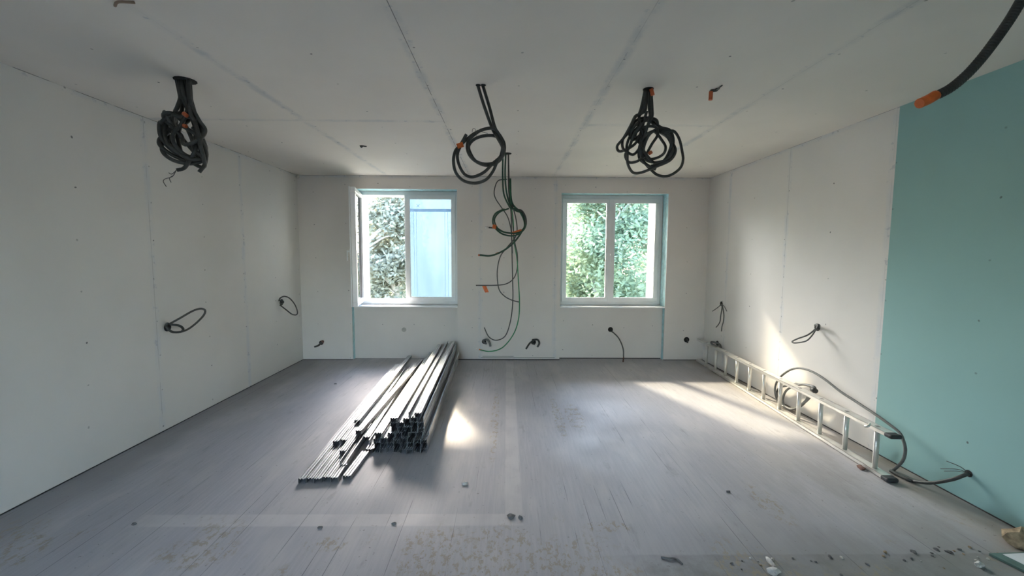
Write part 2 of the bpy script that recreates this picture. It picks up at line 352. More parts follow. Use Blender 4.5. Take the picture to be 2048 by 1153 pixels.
def window(name, w, mid, left_open):
    root = bpy.data.objects.new(name, None); COL.objects.link(root); struct(root)
    x0, x1, top = w; z0 = SILL+.004; z1 = top-.002
    f = MB(); rect_frame(f, x0+.002, x1-.002, z0, z1, YFR+.005, YFR+.068, .052); f.build('window_frame', M_pvc, root)
    s = MB(); s.box((x0+.001, YB-.008, SILL-.016), (x1-.001, YFR+.02, SILL), 0, None, .003); s.build('window_sill', M_pvc, root)
    a0, a1, c0, c1 = x0+.045, x1-.045, z0+.045, z1-.045
    hs = sash(root, 'sash', mid-.012, a1, c0, c1, M_glass)
    if left_open:
        M = Matrix.Translation((a0+.01, YFR-.012, 0)) @ Matrix.Rotation(math.radians(-78), 4, 'Z') @ Matrix.Translation((-a0, -YFR+.012, 0))
        so = sash(root, 'sash', a0, mid-.012, c0, c1, M_glass, M)
        h = MB()
        for zz in (c0+.12, c0+.62, c0+.92, c1-.25): h.box((a0-.002, YFR-.026, zz), (a0+.02, YFR-.01, zz+.03), 0)
        h.build('hinge', M_alu, root)
    else:
        so = sash(root, 'sash', a0, mid-.014, c0, c1, M_glass)
        M = None
    t = MB(); t.box((mid-.045, YFR-.026, c0), (mid+.022, YFR-.012, c1), 0, M, .003)
    t.build('meeting_stile', M_pvc, root)
    h = MB(); hz = (c0+c1)/2-.05; hx = mid-.012; hy = YFR-.026
    h.box((hx-.014, hy-.008, hz-.035), (hx+.014, hy, hz+.035), 0, M, .003); h.box((hx-.010, hy-.032, hz-.010), (hx+.010, hy-.008, hz+.010), 0, M, .002)
    h.box((hx-.010, hy-.042, hz-.115), (hx+.010, hy-.030, hz+.012), 0, M, .004); h.build('handle', M_pvc, root)
    return root, hs
w1, filmed = window('window_1', W1, -1.40, True)
w2, _ = window('window_2', W2, 1.468, False)
# the fixed half of window 1 keeps its sealing stile where the open sash would close
b = MB(); b.box((-1.425, YFR+.0, SILL+.05), (-1.365, YFR+.06, W1[2]-.05), 0, None, .004); b.build('mullion', M_pvc, w1)
# bluish insulating shutter blanket seen through the closed half, standing outside it
YS = YOUT+.035
sh = thing('plastic_sheet', 'pale blue translucent sheet with vertical folds behind the closed half of the left window', 'sheet', (-1.1, YS, .72))
b = MB(); nx, nz = 28, 24; x0, x1, z0, z1 = -1.475, -.690, .76, 2.34
for j in range(nz+1):
    for i in range(nx+1):
        u = i/nx; v = j/nz; y = YS+.004*math.sin(u*23+2*v)+.003*noise.noise((u*4, v*5, 0))
        b.v.append(Vector((x0+(x1-x0)*u, y, z0+(z1-z0)*v)))
for j in range(nz):
    for i in range(nx): a = j*(nx+1)+i; b.face((a, a+1, a+nx+2, a+nx+1), 0, True)
child(b, 'blue_sheet', M_film, sh)
yf = YS-.014
b = MB(); b.box((-1.47, yf, 2.087), (-.70, yf+.004, 2.131)); child(b, 'fold_band', simple('pale blue seam', (.25, .42, .70), .6), sh)
for xa in [-1.39, -1.353, -0.927, -0.882]:
    b = MB(); b.box((xa, yf, .78), (xa+.003, yf+.004, 2.087)); child(b, 'fold_line', M_fold, sh)
b = MB(); b.box((-1.47, yf-.01, 2.270), (-.70, yf+.008, 2.33), 0, None, .004); child(b, 'top_rail', simple('mauve grey rail', (.34, .28, .32), .6), sh)
b = MB()
cx, cz = -1.322, 2.174
for sx in (1, -1): b.tube([(cx-.02*sx, yf, cz-.02), (cx+.02*sx, yf, cz+.02)], .0025, 6)
child(b, 'cross_mark', M_fold, sh)

# ---------------------------------------------------------------- outdoors
b = MB()
b.box((-60, 6.6, -3.3), (60, 90, -3.0)); struct(b.build('ground', M_grass))
def tree(name, x, y, h, rad, seed, leaf, label, n=5200, base=-3.0, ls=.075):
    rnd = random.Random(seed)
    root = thing(name, label, 'tree', (x, y, base), 'trees outside the windows')
    t = MB(); top = h*.9
    bend = [Vector((rnd.uniform(-.15, .15)*k, rnd.uniform(-.15, .15)*k, top*k/5)) for k in range(6)]
    t.tube(bend, .15, 8, rend=.04); t.build('trunk', M_bark, root)
    br = MB(); cl = []
    for k in range(60):
        f = rnd.uniform(.28, 1.0); a = rnd.uniform(0, 6.283)
        rr = rad*math.sin(math.pi*min(.97, (f-.12)/.95))**.7*rnd.uniform(.35, 1.0)
        c = Vector((math.cos(a)*rr, math.sin(a)*rr, f*h)); cl.append(c)
        if k < 26:
            s0 = Vector((0, 0, max(.8, c.z-rr*.7)))
            i = min(4, int(s0.z/top*5)); tt = s0.z/top*5-i; s0 = bend[i].lerp(bend[i+1], min(1, tt))
            br.tube([s0, (s0+c)/2+Vector((0, 0, .12)), c], .035, 5, res=3, rend=.01)
    br.build('branches', M_bark, root)
    lf = MB()
    for k in range(int(n*1.9)):
        c = cl[rnd.randrange(len(cl))]; R = rad*.42
        p = c+Vector((rnd.gauss(0, R*.5), rnd.gauss(0, R*.5), rnd.gauss(0, R*.45)))
        s = ls*rnd.uniform(.6, 1.3); u = Vector((rnd.gauss(0, 1), rnd.gauss(0, 1), rnd.gauss(0, .7))).normalized(); v = u.orthogonal().normalized()
        v = (Matrix.Rotation(rnd.uniform(0, 6.28), 3, u) @ v)*.55
        i = len(lf.v); lf.v += [p-u*s, p+v*s*.8, p+u*s, p-v*s*.8]; lf.f.append((i, i+1, i+2, i+3)); lf.mi.append(0); lf.sm.append(False)
    me = bpy.data.meshes.new('foliage'); me.from_pydata([tuple(v) for v in lf.v], [], lf.f)
    link('foliage', me, leaf, root)
tree('tree', -3.3, 11.5, 6.3, 1.0, 1, M_leaf[1], 'slim grey-green tree with a pale trunk filling the open half of the left window', 9000)
tree('tree', -6.7, 12.5, 5.4, 1.2, 2, M_leaf[1], 'loose tree left of the slim tree, its edge showing at the left window', 3000)
tree('tree', 2.9, 11.3, 6.9, 1.35, 3, M_leaf[0], 'yellow-green leafy tree filling most of the right window', 17000)
tree('tree', 6.9, 12.5, 6.9, 1.4, 4, M_leaf[2], 'bluish green tree right of the tree that fills the right window', 5000)
tree('tree', -.8, 13.2, 6.6, 1.2, 5, M_leaf[2], 'tree standing behind the wall between the two windows', 4000)
tree('tree', 3.4, 19.6, 8.4, 1.5, 8, M_leaf[2], 'taller background tree behind the left half of the right window', 6500, ls=.10)
tree('tree', 7.6, 18.5, 8.6, 1.5, 6, M_leaf[0], 'taller background tree behind the right half of the right window', 6500, ls=.10)
tree('tree', -5.0, 17.8, 6.6, 1.4, 9, M_leaf[2], 'low background tree behind the slim pale-trunked tree', 6000, ls=.10)
tree('tree', -9.6, 18.5, 6.6, 1.6, 7, M_leaf[2], 'background tree far left beyond the loose tree', 4000, ls=.10)

# ---------------------------------------------------------------- steel studs
def stud_mesh(name, L, up, w=.0455, h=.035):
    """C section of bent sheet with lips and a grooved web; up=True: web on top"""
    a = w/2; th = .0011
    line = [(-a+.006, .0), (-a, .0), (-a, h), (-.014, h), (-.0115, h-.006), (-.007, h-.006), (-.0045, h), (.0045, h), (.007, h-.006), (.0115, h-.006), (.014, h), (a, h), (a, 0), (a-.006, 0)]
    inner = [(-a+.006, th), (-a+th, th), (-a+th, h-th), (-.0145, h-th), (-.0118, h-.006-th), (-.0067, h-.006-th), (-.004, h-th), (.004, h-th), (.0067, h-.006-th), (.0118, h-.006-th), (.0145, h-th), (a-th, h-th), (a-th, th), (a-.006, th)]
    poly = line+inner[::-1]
    if not up: poly = [(x, h-z) for x, z in poly][::-1]
    m = MB(); i = len(m.v); n = len(poly)
    for t in (0, L):
        for p in poly: m.v.append(Vector((p[0], t, p[1])))
    for k in range(n): m.face((i+k, i+(k+1) % n, i+n+(k+1) % n, i+n+k))
    nn = len(line)
    for t in (0, n):
        for k in range(nn-1): q = (t+k, t+k+1, t+n-2-k, t+n-1-k); m.face(q if t else q[::-1])
    me = m.mesh(name); me.materials.append(M_galv); return me
ST = {u: stud_mesh('steel_stud', 2.5, u) for u in (True, False)}
ST9 = stud_mesh('steel_stud', 2.15, True)
TRK = stud_mesh('steel_track', 2.3, False, .05, .030); TRKS = stud_mesh('steel_track', .33, True, .05, .030)
def stud(me, x, y, z, rz, label, group, pitch=0.0, roll=0.0, name='steel_stud'):
    o = bpy.data.objects.new(name, me); COL.objects.link(o); o.location = (x, y, z); o.rotation_euler = (pitch, roll, rz)
    tag(o, label, 'metal stud', group); return o
ORD = ['leftmost', 'second from the left', 'third from the left', 'fourth from the left', 'fifth from the left', 'sixth from the left', 'seventh from the left', 'eighth from the left', 'ninth from the left', 'tenth from the left']
CRS = ['lowest course', 'second course', 'third course', 'fourth course', 'fifth course', 'sixth course', 'seventh course', 'topmost course']
courses = [(-1.000, 9), (-1.000, 9), (-.948, 8), (-.942, 8), (-.825, 5), (-.828, 5), (-.830, 5), (-.700, 2)]
rnd = random.Random(3)
for k, (xs, cnt) in enumerate(courses):
    for i in range(cnt):
        yy = 2.90+rnd.uniform(-.012, .02)+(.03 if k in (4, 5, 6) else 0)+.012*(k % 2)
        if k == 7: yy += .02
        if k == 1 and i == 0: yy += .05
        if k == 3 and i > 5: yy += .03
        stud(ST[(i+k) % 3 != 1], xs+i*.0497, yy, .0005+k*.0362, .028, 'galvanised steel stud in the %s of the tall stack, %s' % (CRS[k], ORD[i]), 'studs in the tall stack')
# side pile: a flat row of five with loose ones lying over it
for i in range(5):
    stud(ST9 if i % 2 else ST[True], -1.292+i*.0497, 2.50+[0, .006, .0, .02, .012][i], .0005, .052, 'galvanised stud in the flat row beside the tall stack, %s' % ORD[i], 'studs in the flat row')
loose = [
 (ST9, -1.262, 2.95, .0362, .055, 'loose steel stud lying on top of the flat row, nearest its left edge'),
 (ST9, -1.211, 2.97, .0362, .055, 'loose steel stud on the flat row, beside the left-edge one'),
 (ST9, -1.152, 2.80, .0362, .055, 'loose steel stud on the middle of the flat row, beginning nearer than its left neighbours'),
 (TRK, -1.093, 2.66, .0362, .055, 'loose steel track with dark open channel on the right of the flat row'),
 (TRKS, -1.025, 2.54, .0005, -.02, 'short bluish steel track lying on the floor between flat row and tall stack'),
 (ST9, -1.130, 3.05, .0724, -.015, 'uppermost loose steel stud lying skewed across the flat row'),
 (ST9, -1.057, 3.02, .0365, .055, 'loose steel stud resting between the flat row and the tall stack'),
 (ST9, -1.215, 3.25, .0724, .035, 'loose steel stud in the second layer over the far half of the flat row'),
]
for me, x, y, z, rz, lab in loose: stud(me, x, y, z, rz, lab, 'loose studs of the side pile', name='steel_track' if me in (TRK, TRKS) else 'steel_stud')

# ---------------------------------------------------------------- ladder
lad = thing('ladder', 'pale aluminium ladder lying on its side along the foot of the right wall', 'ladder', (2.5, 2.45, 0))
P0 = Vector((2.490, 2.53, 0)); P1 = Vector((2.655, 5.52, 0)); dirn = (P1-P0).normalized(); side = Vector((dirn.y, -dirn.x, 0)); LEN = (P1-P0).length
ML = Matrix.Translation(P0) @ Matrix(((side.x, dirn.x, 0, 0), (side.y, dirn.y, 0, 0), (0, 0, 1, 0), (0, 0, 0, 1)))
def rail(z0, z1):
    b = MB(); b.box((-.032, 0, z0), (.032, LEN, z0+.004 if z0 < .1 else z0+.003), 0, ML)
    b.box((-.032, 0, z0), (-.029, LEN, z1), 0, ML); b.box((.029, 0, z0), (.032, LEN, z1), 0, ML)
    b.box((-.032, 0, z1-.004), (.032, LEN, z1), 0, ML, 0)
    return child(b, 'side_rail', M_alu, lad)
rail(.004, .028); up = rail(.292, .316)
for k in range(11):
    yy = .10+.265*k
    b = MB()
    prof = [(.015*math.cos(a)*(1.15), .013*math.sin(a)) for a in [2*math.pi*j/12 for j in range(12)]]
    i = len(b.v)
    for z in (.029, .291):
        for (px, py) in prof: b.v.append(ML @ Vector((px, yy+py, z)))
    for j in range(12): b.face((i+j, i+(j+1) % 12, i+12+(j+1) % 12, i+12+j), 0, True)
    b.face(range(i, i+12)); b.face(range(i+12, i+24))
    r_ = child(b, 'rung', M_alu, lad)
M_riv = simple('rivet metal', (.32, .31, .29), .5, .5)
for k in range(11):
    yy = .10+.265*k; b = MB(); b.box((-.012, yy-.012, .3162), (.012, yy+.012, .3175), 0, ML); child(b, 'rivet', M_riv, lad)
for z0 in (.002, .290):
    b = MB(); b.box((-.038, -.045, z0), (.038, .012, z0+.028), 0, ML, .010); child(b, 'rubber_foot', M_rubber, lad)
b = MB(); b.tube([ML @ Vector(p) for p in [(-.03, .13, .322), (-.055, .10, .33), (-.08, .08, .325), (-.085, .10, .315)]], .008, 8); child(b, 'hook', M_alu, lad)

# ---------------------------------------------------------------- cables
def bundle(name, label, loc, tubes, cat='cable', group=None):
    """tubes: (part name, material, radius, points[, label])"""
    root = thing(name, label, cat, loc, group)
    for k, tb in enumerate(tubes):
        pn, m, r, pts = tb[:4]
        pts = [Vector(p) for p in pts]
        b = MB(); b.tube(pts, r, 8 if r > .004 else 5, res=6); o = child(b, pn, m, root)
        if len(tb) > 4: o['label'] = tb[4]
    return root
def spread(pts, k, amp=.03, off=.0, axis=1):
    out = []
    for i, p in enumerate(pts):
        p = Vector(p); f = min(1, i/2.0, (len(pts)-1-i)/2.0)
        p[axis] += f*(off+amp*math.sin(i*1.3+k*2.1)); out.append(p)
    return out
def hole_plate(root, c, r, n=(0, 0, 1), th=.003):
    n = Vector(n); c = Vector(c); b = MB(); b.tube([c, c+n*th], r, 14, res=1); return child(b, 'cut_hole', M_hole, root)
def tape(root, a, c, r, m=None, name='tape_band', label=None):
    b = MB(); b.tube([a, c], r, 10, res=1); o = child(b, name, m or M_orange, root)
    if label: o['label'] = label
    return o

# left ceiling bundle
LBp = [
 [(-2.003,2.596,2.503),(-2.001,2.596,2.404),(-1.999,2.596,2.318),(-2.034,2.596,2.281),(-2.081,2.596,2.245),(-2.119,2.596,2.216),(-2.135,2.596,2.172),(-2.126,2.596,2.115),(-2.085,2.596,2.057),(-2.021,2.596,2.013),(-1.948,2.596,2.007),(-1.879,2.596,2.044),(-1.860,2.596,2.117),(-1.872,2.596,2.175),(-1.921,2.596,2.218)],
 [(-1.992,2.596,2.503),(-1.983,2.596,2.404),(-1.980,2.596,2.332),(-2.018,2.596,2.303),(-2.059,2.596,2.245),(-2.106,2.596,2.187),(-2.115,2.596,2.144),(-2.097,2.596,2.100),(-2.048,2.596,2.050),(-1.983,2.596,2.028),(-1.901,2.596,2.051),(-1.869,2.596,2.095),(-1.875,2.596,2.175),(-1.904,2.596,2.247),(-1.937,2.596,2.311)],
 [(-1.970,2.596,2.503),(-1.954,2.596,2.404),(-1.937,2.596,2.318),(-1.904,2.596,2.247),(-1.867,2.596,2.189),(-1.859,2.596,2.117),(-1.856,2.596,2.051),(-1.882,2.596,1.992),(-1.933,2.596,1.999),(-1.989,2.596,2.050),(-2.052,2.596,2.115),(-2.084,2.596,2.187),(-2.098,2.596,2.259),(-2.101,2.596,2.299),(-2.077,2.596,2.306),(-2.049,2.596,2.274),(-2.031,2.596,2.217),(-1.991,2.596,2.152)],
 [(-1.941,2.596,2.504),(-1.939,2.596,2.404),(-1.919,2.596,2.311),(-1.890,2.596,2.247),(-1.865,2.596,2.160),(-1.858,2.596,2.080),(-1.873,2.596,2.007),(-1.899,2.596,1.952)],
 [(-1.926,2.596,2.502),(-1.922,2.596,2.383),(-1.908,2.596,2.304),(-1.891,2.596,2.218),(-1.875,2.596,2.117),(-1.901,2.596,2.043),(-1.960,2.596,2.050),(-2.015,2.596,2.115),(-2.040,2.596,2.188),(-2.047,2.596,2.260),(-2.022,2.596,2.300),(-1.982,2.596,2.307)],
 [(-1.981,2.596,2.503),(-1.966,2.596,2.390),(-1.952,2.596,2.311),(-1.935,2.596,2.232),(-1.910,2.596,2.153),(-1.892,2.596,2.073),(-1.948,2.596,2.007),(-2.001,2.596,1.977),(-2.035,2.596,1.963)],
 [(-1.955,2.596,2.504),(-1.948,2.596,2.383),(-1.938,2.596,2.297),(-1.976,2.596,2.275),(-2.012,2.596,2.282),(-2.044,2.596,2.245),(-2.048,2.596,2.173),(-2.016,2.596,2.101),(-1.968,2.596,2.043),(-1.902,2.596,2.022),(-1.871,2.596,2.058),(-1.881,2.596,2.131),(-1.922,2.596,2.189),(-1.979,2.596,2.224)],
 [(-1.948,2.596,2.504),(-1.933,2.596,2.383),(-1.931,2.596,2.290),(-1.994,2.596,2.217),(-2.040,2.596,2.188),(-2.083,2.596,2.209),(-2.103,2.596,2.245),(-2.093,2.596,2.158),(-2.061,2.596,2.086),(-1.997,2.596,2.043),(-1.931,2.596,2.029),(-1.870,2.596,2.073)],
 [(-1.922,2.580,2.497),(-1.908,2.580,2.363),(-1.887,2.580,2.270),(-1.861,2.580,2.213),(-1.861,2.580,2.156),(-1.900,2.580,2.112),(-1.959,2.580,2.112),(-1.999,2.580,2.169),(-2.040,2.580,2.212),(-2.067,2.580,2.255),(-2.051,2.580,2.283),(-2.014,2.580,2.291),(-1.980,2.580,2.241),(-1.941,2.580,2.155),(-1.902,2.580,2.083),(-1.860,2.580,2.040)],
 [(-1.973,2.610,2.509),(-1.969,2.610,2.388),(-1.965,2.610,2.279),(-1.998,2.610,2.221),(-2.038,2.610,2.163),(-2.078,2.610,2.119),(-2.105,2.610,2.162),(-2.108,2.610,2.220),(-2.070,2.610,2.250),(-2.014,2.610,2.192),(-1.967,2.610,2.105),(-1.919,2.610,2.047),(-1.873,2.610,2.076),(-1.876,2.610,2.149),(-1.910,2.610,2.193)],
]
root = bundle('conduit_bundle', 'dense dark tangle of conduits hanging from the ceiling near the left wall', (-1.962, 2.596, 2.5),
    [('conduit', M_conduit if k % 2 else M_conduit2, .0112, spread(p, k, .035)) for k, p in enumerate(LBp)], 'cable bundle')
hole_plate(root, (-1.955, 2.60, 2.497), .060)
for p in ([(-2.015,2.570,1.960),(-2.046,2.570,1.935),(-2.064,2.570,1.942)], [(-2.026,2.580,1.959),(-2.051,2.580,1.922),(-2.096,2.580,1.907),(-2.108,2.580,1.890),(-2.092,2.580,1.860)], [(-2.043,2.570,1.924),(-2.062,2.570,1.909),(-2.054,2.570,1.884)]):
    b = MB(); b.tube(p, .0022, 5); child(b, 'bare_wire', M_wire, root)
tape(root, (-1.939,2.550,2.289),(-1.919,2.550,2.273), .0122, M_orange2, label='dull orange tape at the top of the tangle')
tape(root, (-1.940,2.545,2.216),(-1.922,2.545,2.211), .011, M_orange2, label='dull orange tape in the middle of the tangle')

# centre bundle, two black conduits coiled
CBp = [
 [(-0.184,2.638,2.502),(-0.144,2.638,2.377),(-0.095,2.638,2.247),(-0.063,2.638,2.186),(-0.027,2.638,2.116),(-0.036,2.638,2.063),(-0.081,2.638,2.028),(-0.144,2.638,2.018),(-0.207,2.638,2.044),(-0.243,2.638,2.088),(-0.252,2.638,2.141),(-0.234,2.638,2.185),(-0.171,2.638,2.229),(-0.099,2.638,2.240),(-0.063,2.638,2.221),(-0.036,2.638,2.169),(-0.027,2.638,2.099),(-0.063,2.638,2.037),(-0.090,2.638,1.974),(-0.135,2.638,1.925),(-0.207,2.638,1.907),(-0.280,2.638,1.924),(-0.325,2.638,1.973),(-0.336,2.638,2.043),(-0.324,2.638,2.105),(-0.297,2.638,2.140),(-0.256,2.638,2.206)],
 [(-0.153,2.638,2.502),(-0.113,2.638,2.377),(-0.077,2.638,2.247),(-0.041,2.638,2.195),(-0.018,2.638,2.151),(-0.027,2.638,2.081),(-0.072,2.638,2.037),(-0.135,2.638,2.023),(-0.198,2.638,2.044),(-0.234,2.638,2.097),(-0.243,2.638,2.141),(-0.207,2.638,2.176),(-0.144,2.638,2.196),(-0.072,2.638,2.199),(-0.027,2.638,2.160),(-0.040,2.638,2.081),(-0.090,2.638,2.028),(-0.144,2.638,1.974),(-0.216,2.638,1.947),(-0.270,2.638,1.964),(-0.304,2.638,2.017),(-0.313,2.638,2.079),(-0.288,2.638,2.140),(-0.252,2.638,2.185),(-0.207,2.638,2.220),(-0.153,2.638,2.238),(-0.090,2.638,2.242),(-0.054,2.638,2.204),(-0.031,2.638,2.134),(-0.040,2.638,2.072)],
]
root = bundle('conduit_coil', 'two black conduits wound into an open coil hanging left of the green cables', (-.161, 2.638, 2.5),
    [('conduit', M_conduit if k % 2 else M_conduit2, .0098, spread(p, k, .018, .012*k)) for k, p in enumerate(CBp)], 'cable bundle')
hole_plate(root, (-0.181,2.625,2.497), .016); hole_plate(root, (-0.149,2.624,2.497), .016)
tape(root, (-0.313,2.625,2.128),(-0.275,2.625,2.141), .016, label='orange tape around the coil')
for p in ([(-0.219,2.620,2.214),(-0.214,2.620,2.234),(-0.201,2.620,2.234),(-0.196,2.620,2.219),(-0.190,2.620,2.189)], [(-0.189,2.620,2.228),(-0.152,2.620,2.215),(-0.121,2.620,2.207)]):
    b = MB(); b.tube(p, .0014, 5); child(b, 'bare_wire', M_wire, root)

# green cables in front of the back wall
GP = [
 ('conduit', 'M_greenc', .0085, [(-0.044,4.327,2.505),(-0.046,4.327,2.280),(-0.035,4.327,2.090),(0.017,4.327,1.966),(0.048,4.327,1.929),(0.107,4.327,1.929),(0.168,4.327,1.841),(0.183,4.327,1.752),(0.139,4.327,1.692),(0.049,4.327,1.677),(-0.071,4.327,1.706),(-0.124,4.327,1.780),(-0.124,4.327,1.839),(-0.072,4.327,1.899),(0.018,4.327,1.936)]),
 ('conduit', 'M_greenc', .0085, [(-0.014,4.327,2.506),(-0.021,4.327,2.281),(-0.006,4.327,2.105),(0.032,4.327,1.973),(0.092,4.327,1.914),(0.167,4.327,1.885),(0.198,4.327,1.782),(0.169,4.327,1.707),(0.079,4.327,1.654),(-0.041,4.327,1.669),(-0.124,4.327,1.735),(-0.147,4.327,1.809),(-0.117,4.327,1.884),(-0.027,4.327,1.931)]),
 ('conduit', 'M_conduit2', .0085, [(0.012,4.327,2.506),(0.016,4.327,2.281),(0.021,4.327,2.091),(0.055,4.327,1.944),(0.152,4.327,1.915),(0.198,4.327,1.826),(0.184,4.327,1.737),(0.094,4.327,1.684),(-0.026,4.327,1.691),(-0.102,4.327,1.728),(-0.191,4.327,1.738)]),
 ('conduit', 'M_greenc', .0095, [(0.033,4.327,2.245),(0.050,4.327,2.004),(0.144,4.327,1.895),(0.200,4.327,1.786),(0.153,4.327,1.691),(0.098,4.327,1.611),(0.034,4.327,1.547),(-0.061,4.327,1.483),(-0.173,4.327,1.443),(-0.285,4.327,1.450)]),
 ('cable', 'M_conduit2', .0058, [(0.012,4.327,2.237),(0.024,4.327,2.035),(0.041,4.327,1.895),(0.050,4.327,1.658),(0.056,4.327,1.420),(0.063,4.327,1.179),(0.066,4.327,0.985),(0.046,4.327,0.773),(-0.010,4.327,0.592),(-0.108,4.327,0.535),(-0.189,4.327,0.576),(-0.238,4.327,0.677)]),
 ('cable', 'M_green', .0062, [(0.023,4.327,2.237),(0.035,4.327,2.035),(0.065,4.327,1.816),(0.074,4.327,1.611),(0.107,4.327,1.420),(0.124,4.327,1.179),(0.137,4.327,0.953),(0.127,4.327,0.757),(0.071,4.327,0.593),(-0.042,4.327,0.460),(-0.173,4.327,0.419),(-0.286,4.327,0.435)]),
 ('cable', 'M_conduit2', .0058, [(0.018,4.327,2.237),(0.032,4.327,2.035),(0.057,4.327,1.816),(0.082,4.327,1.595),(0.112,4.327,1.452),(0.108,4.327,1.292),(0.068,4.327,1.195),(-0.012,4.327,1.143),(-0.141,4.327,1.130),(-0.326,4.327,1.129)]),
 ('cable', 'M_conduit2', .0058, [(0.015,4.327,2.237),(0.040,4.327,2.035),(0.097,4.327,1.816),(0.098,4.327,1.659),(0.002,4.327,1.531),(-0.069,4.327,1.435),(-0.101,4.327,1.275),(-0.084,4.327,1.098),(-0.028,4.327,1.017),(0.053,4.327,0.972),(0.142,4.327,0.950)]),
 ('cable', 'M_conduit2', .0058, [(-0.000,4.327,2.237),(-0.095,4.327,2.221),(-0.134,4.327,2.128),(-0.123,4.327,2.050),(-0.063,4.327,1.957),(0.001,4.327,1.863),(0.033,4.327,1.769),(0.050,4.327,1.658),(0.059,4.327,1.468)]),
]
MM = {'M_greenc': M_greenc, 'M_conduit2': M_conduit2, 'M_green': M_green}
root = bundle('green_cable_bundle', 'long dark green cable bundle with coil and trailing tails, hanging between the windows', (-.012, 4.327, 2.5),
    [(a, MM[m], r, spread(p, k, .02, (k-4)*.008)) + (('bright green cable tail',) if m == 'M_green' else ()) for k, (a, m, r, p) in enumerate(GP)], 'cable bundle')
hole_plate(root, (.0, 4.33, 2.497), .045)
tape(root, (-0.149,4.300,1.750),(-0.112,4.300,1.741), .022, label='orange tape at the left of the green coil')
tape(root, (0.057,4.290,1.677),(0.152,4.290,1.707), .016, label='orange tape at the bottom of the green coil')
tape(root, (-0.117,4.330,1.460),(-0.081,4.330,1.475), .011, M_orange2)
tape(root, (-0.301,4.330,1.450),(-0.279,4.330,1.448), .009, M_orange2, 'cable_cap')
tape(root, (-0.295,4.330,0.438),(-0.246,4.330,0.426), .0075, M_orange, 'cable_cap')
tape(root, (-0.329,4.330,0.443),(-0.295,4.330,0.438), .005, M_white, 'stripped_wire')
tape(root, (-0.229,4.330,1.739),(-0.197,4.330,1.739), .012, M_white, 'cable_cap', 'white cable cap')
b = MB(); b.prism([(p[0], p[2]) for p in [(-0.262,4.330,1.126),(-0.218,4.330,1.126),(-0.189,4.330,1.055),(-0.229,4.330,1.052)]], 'Y', 4.33, 4.336); o = child(b, 'tape_flag', M_orange, root)

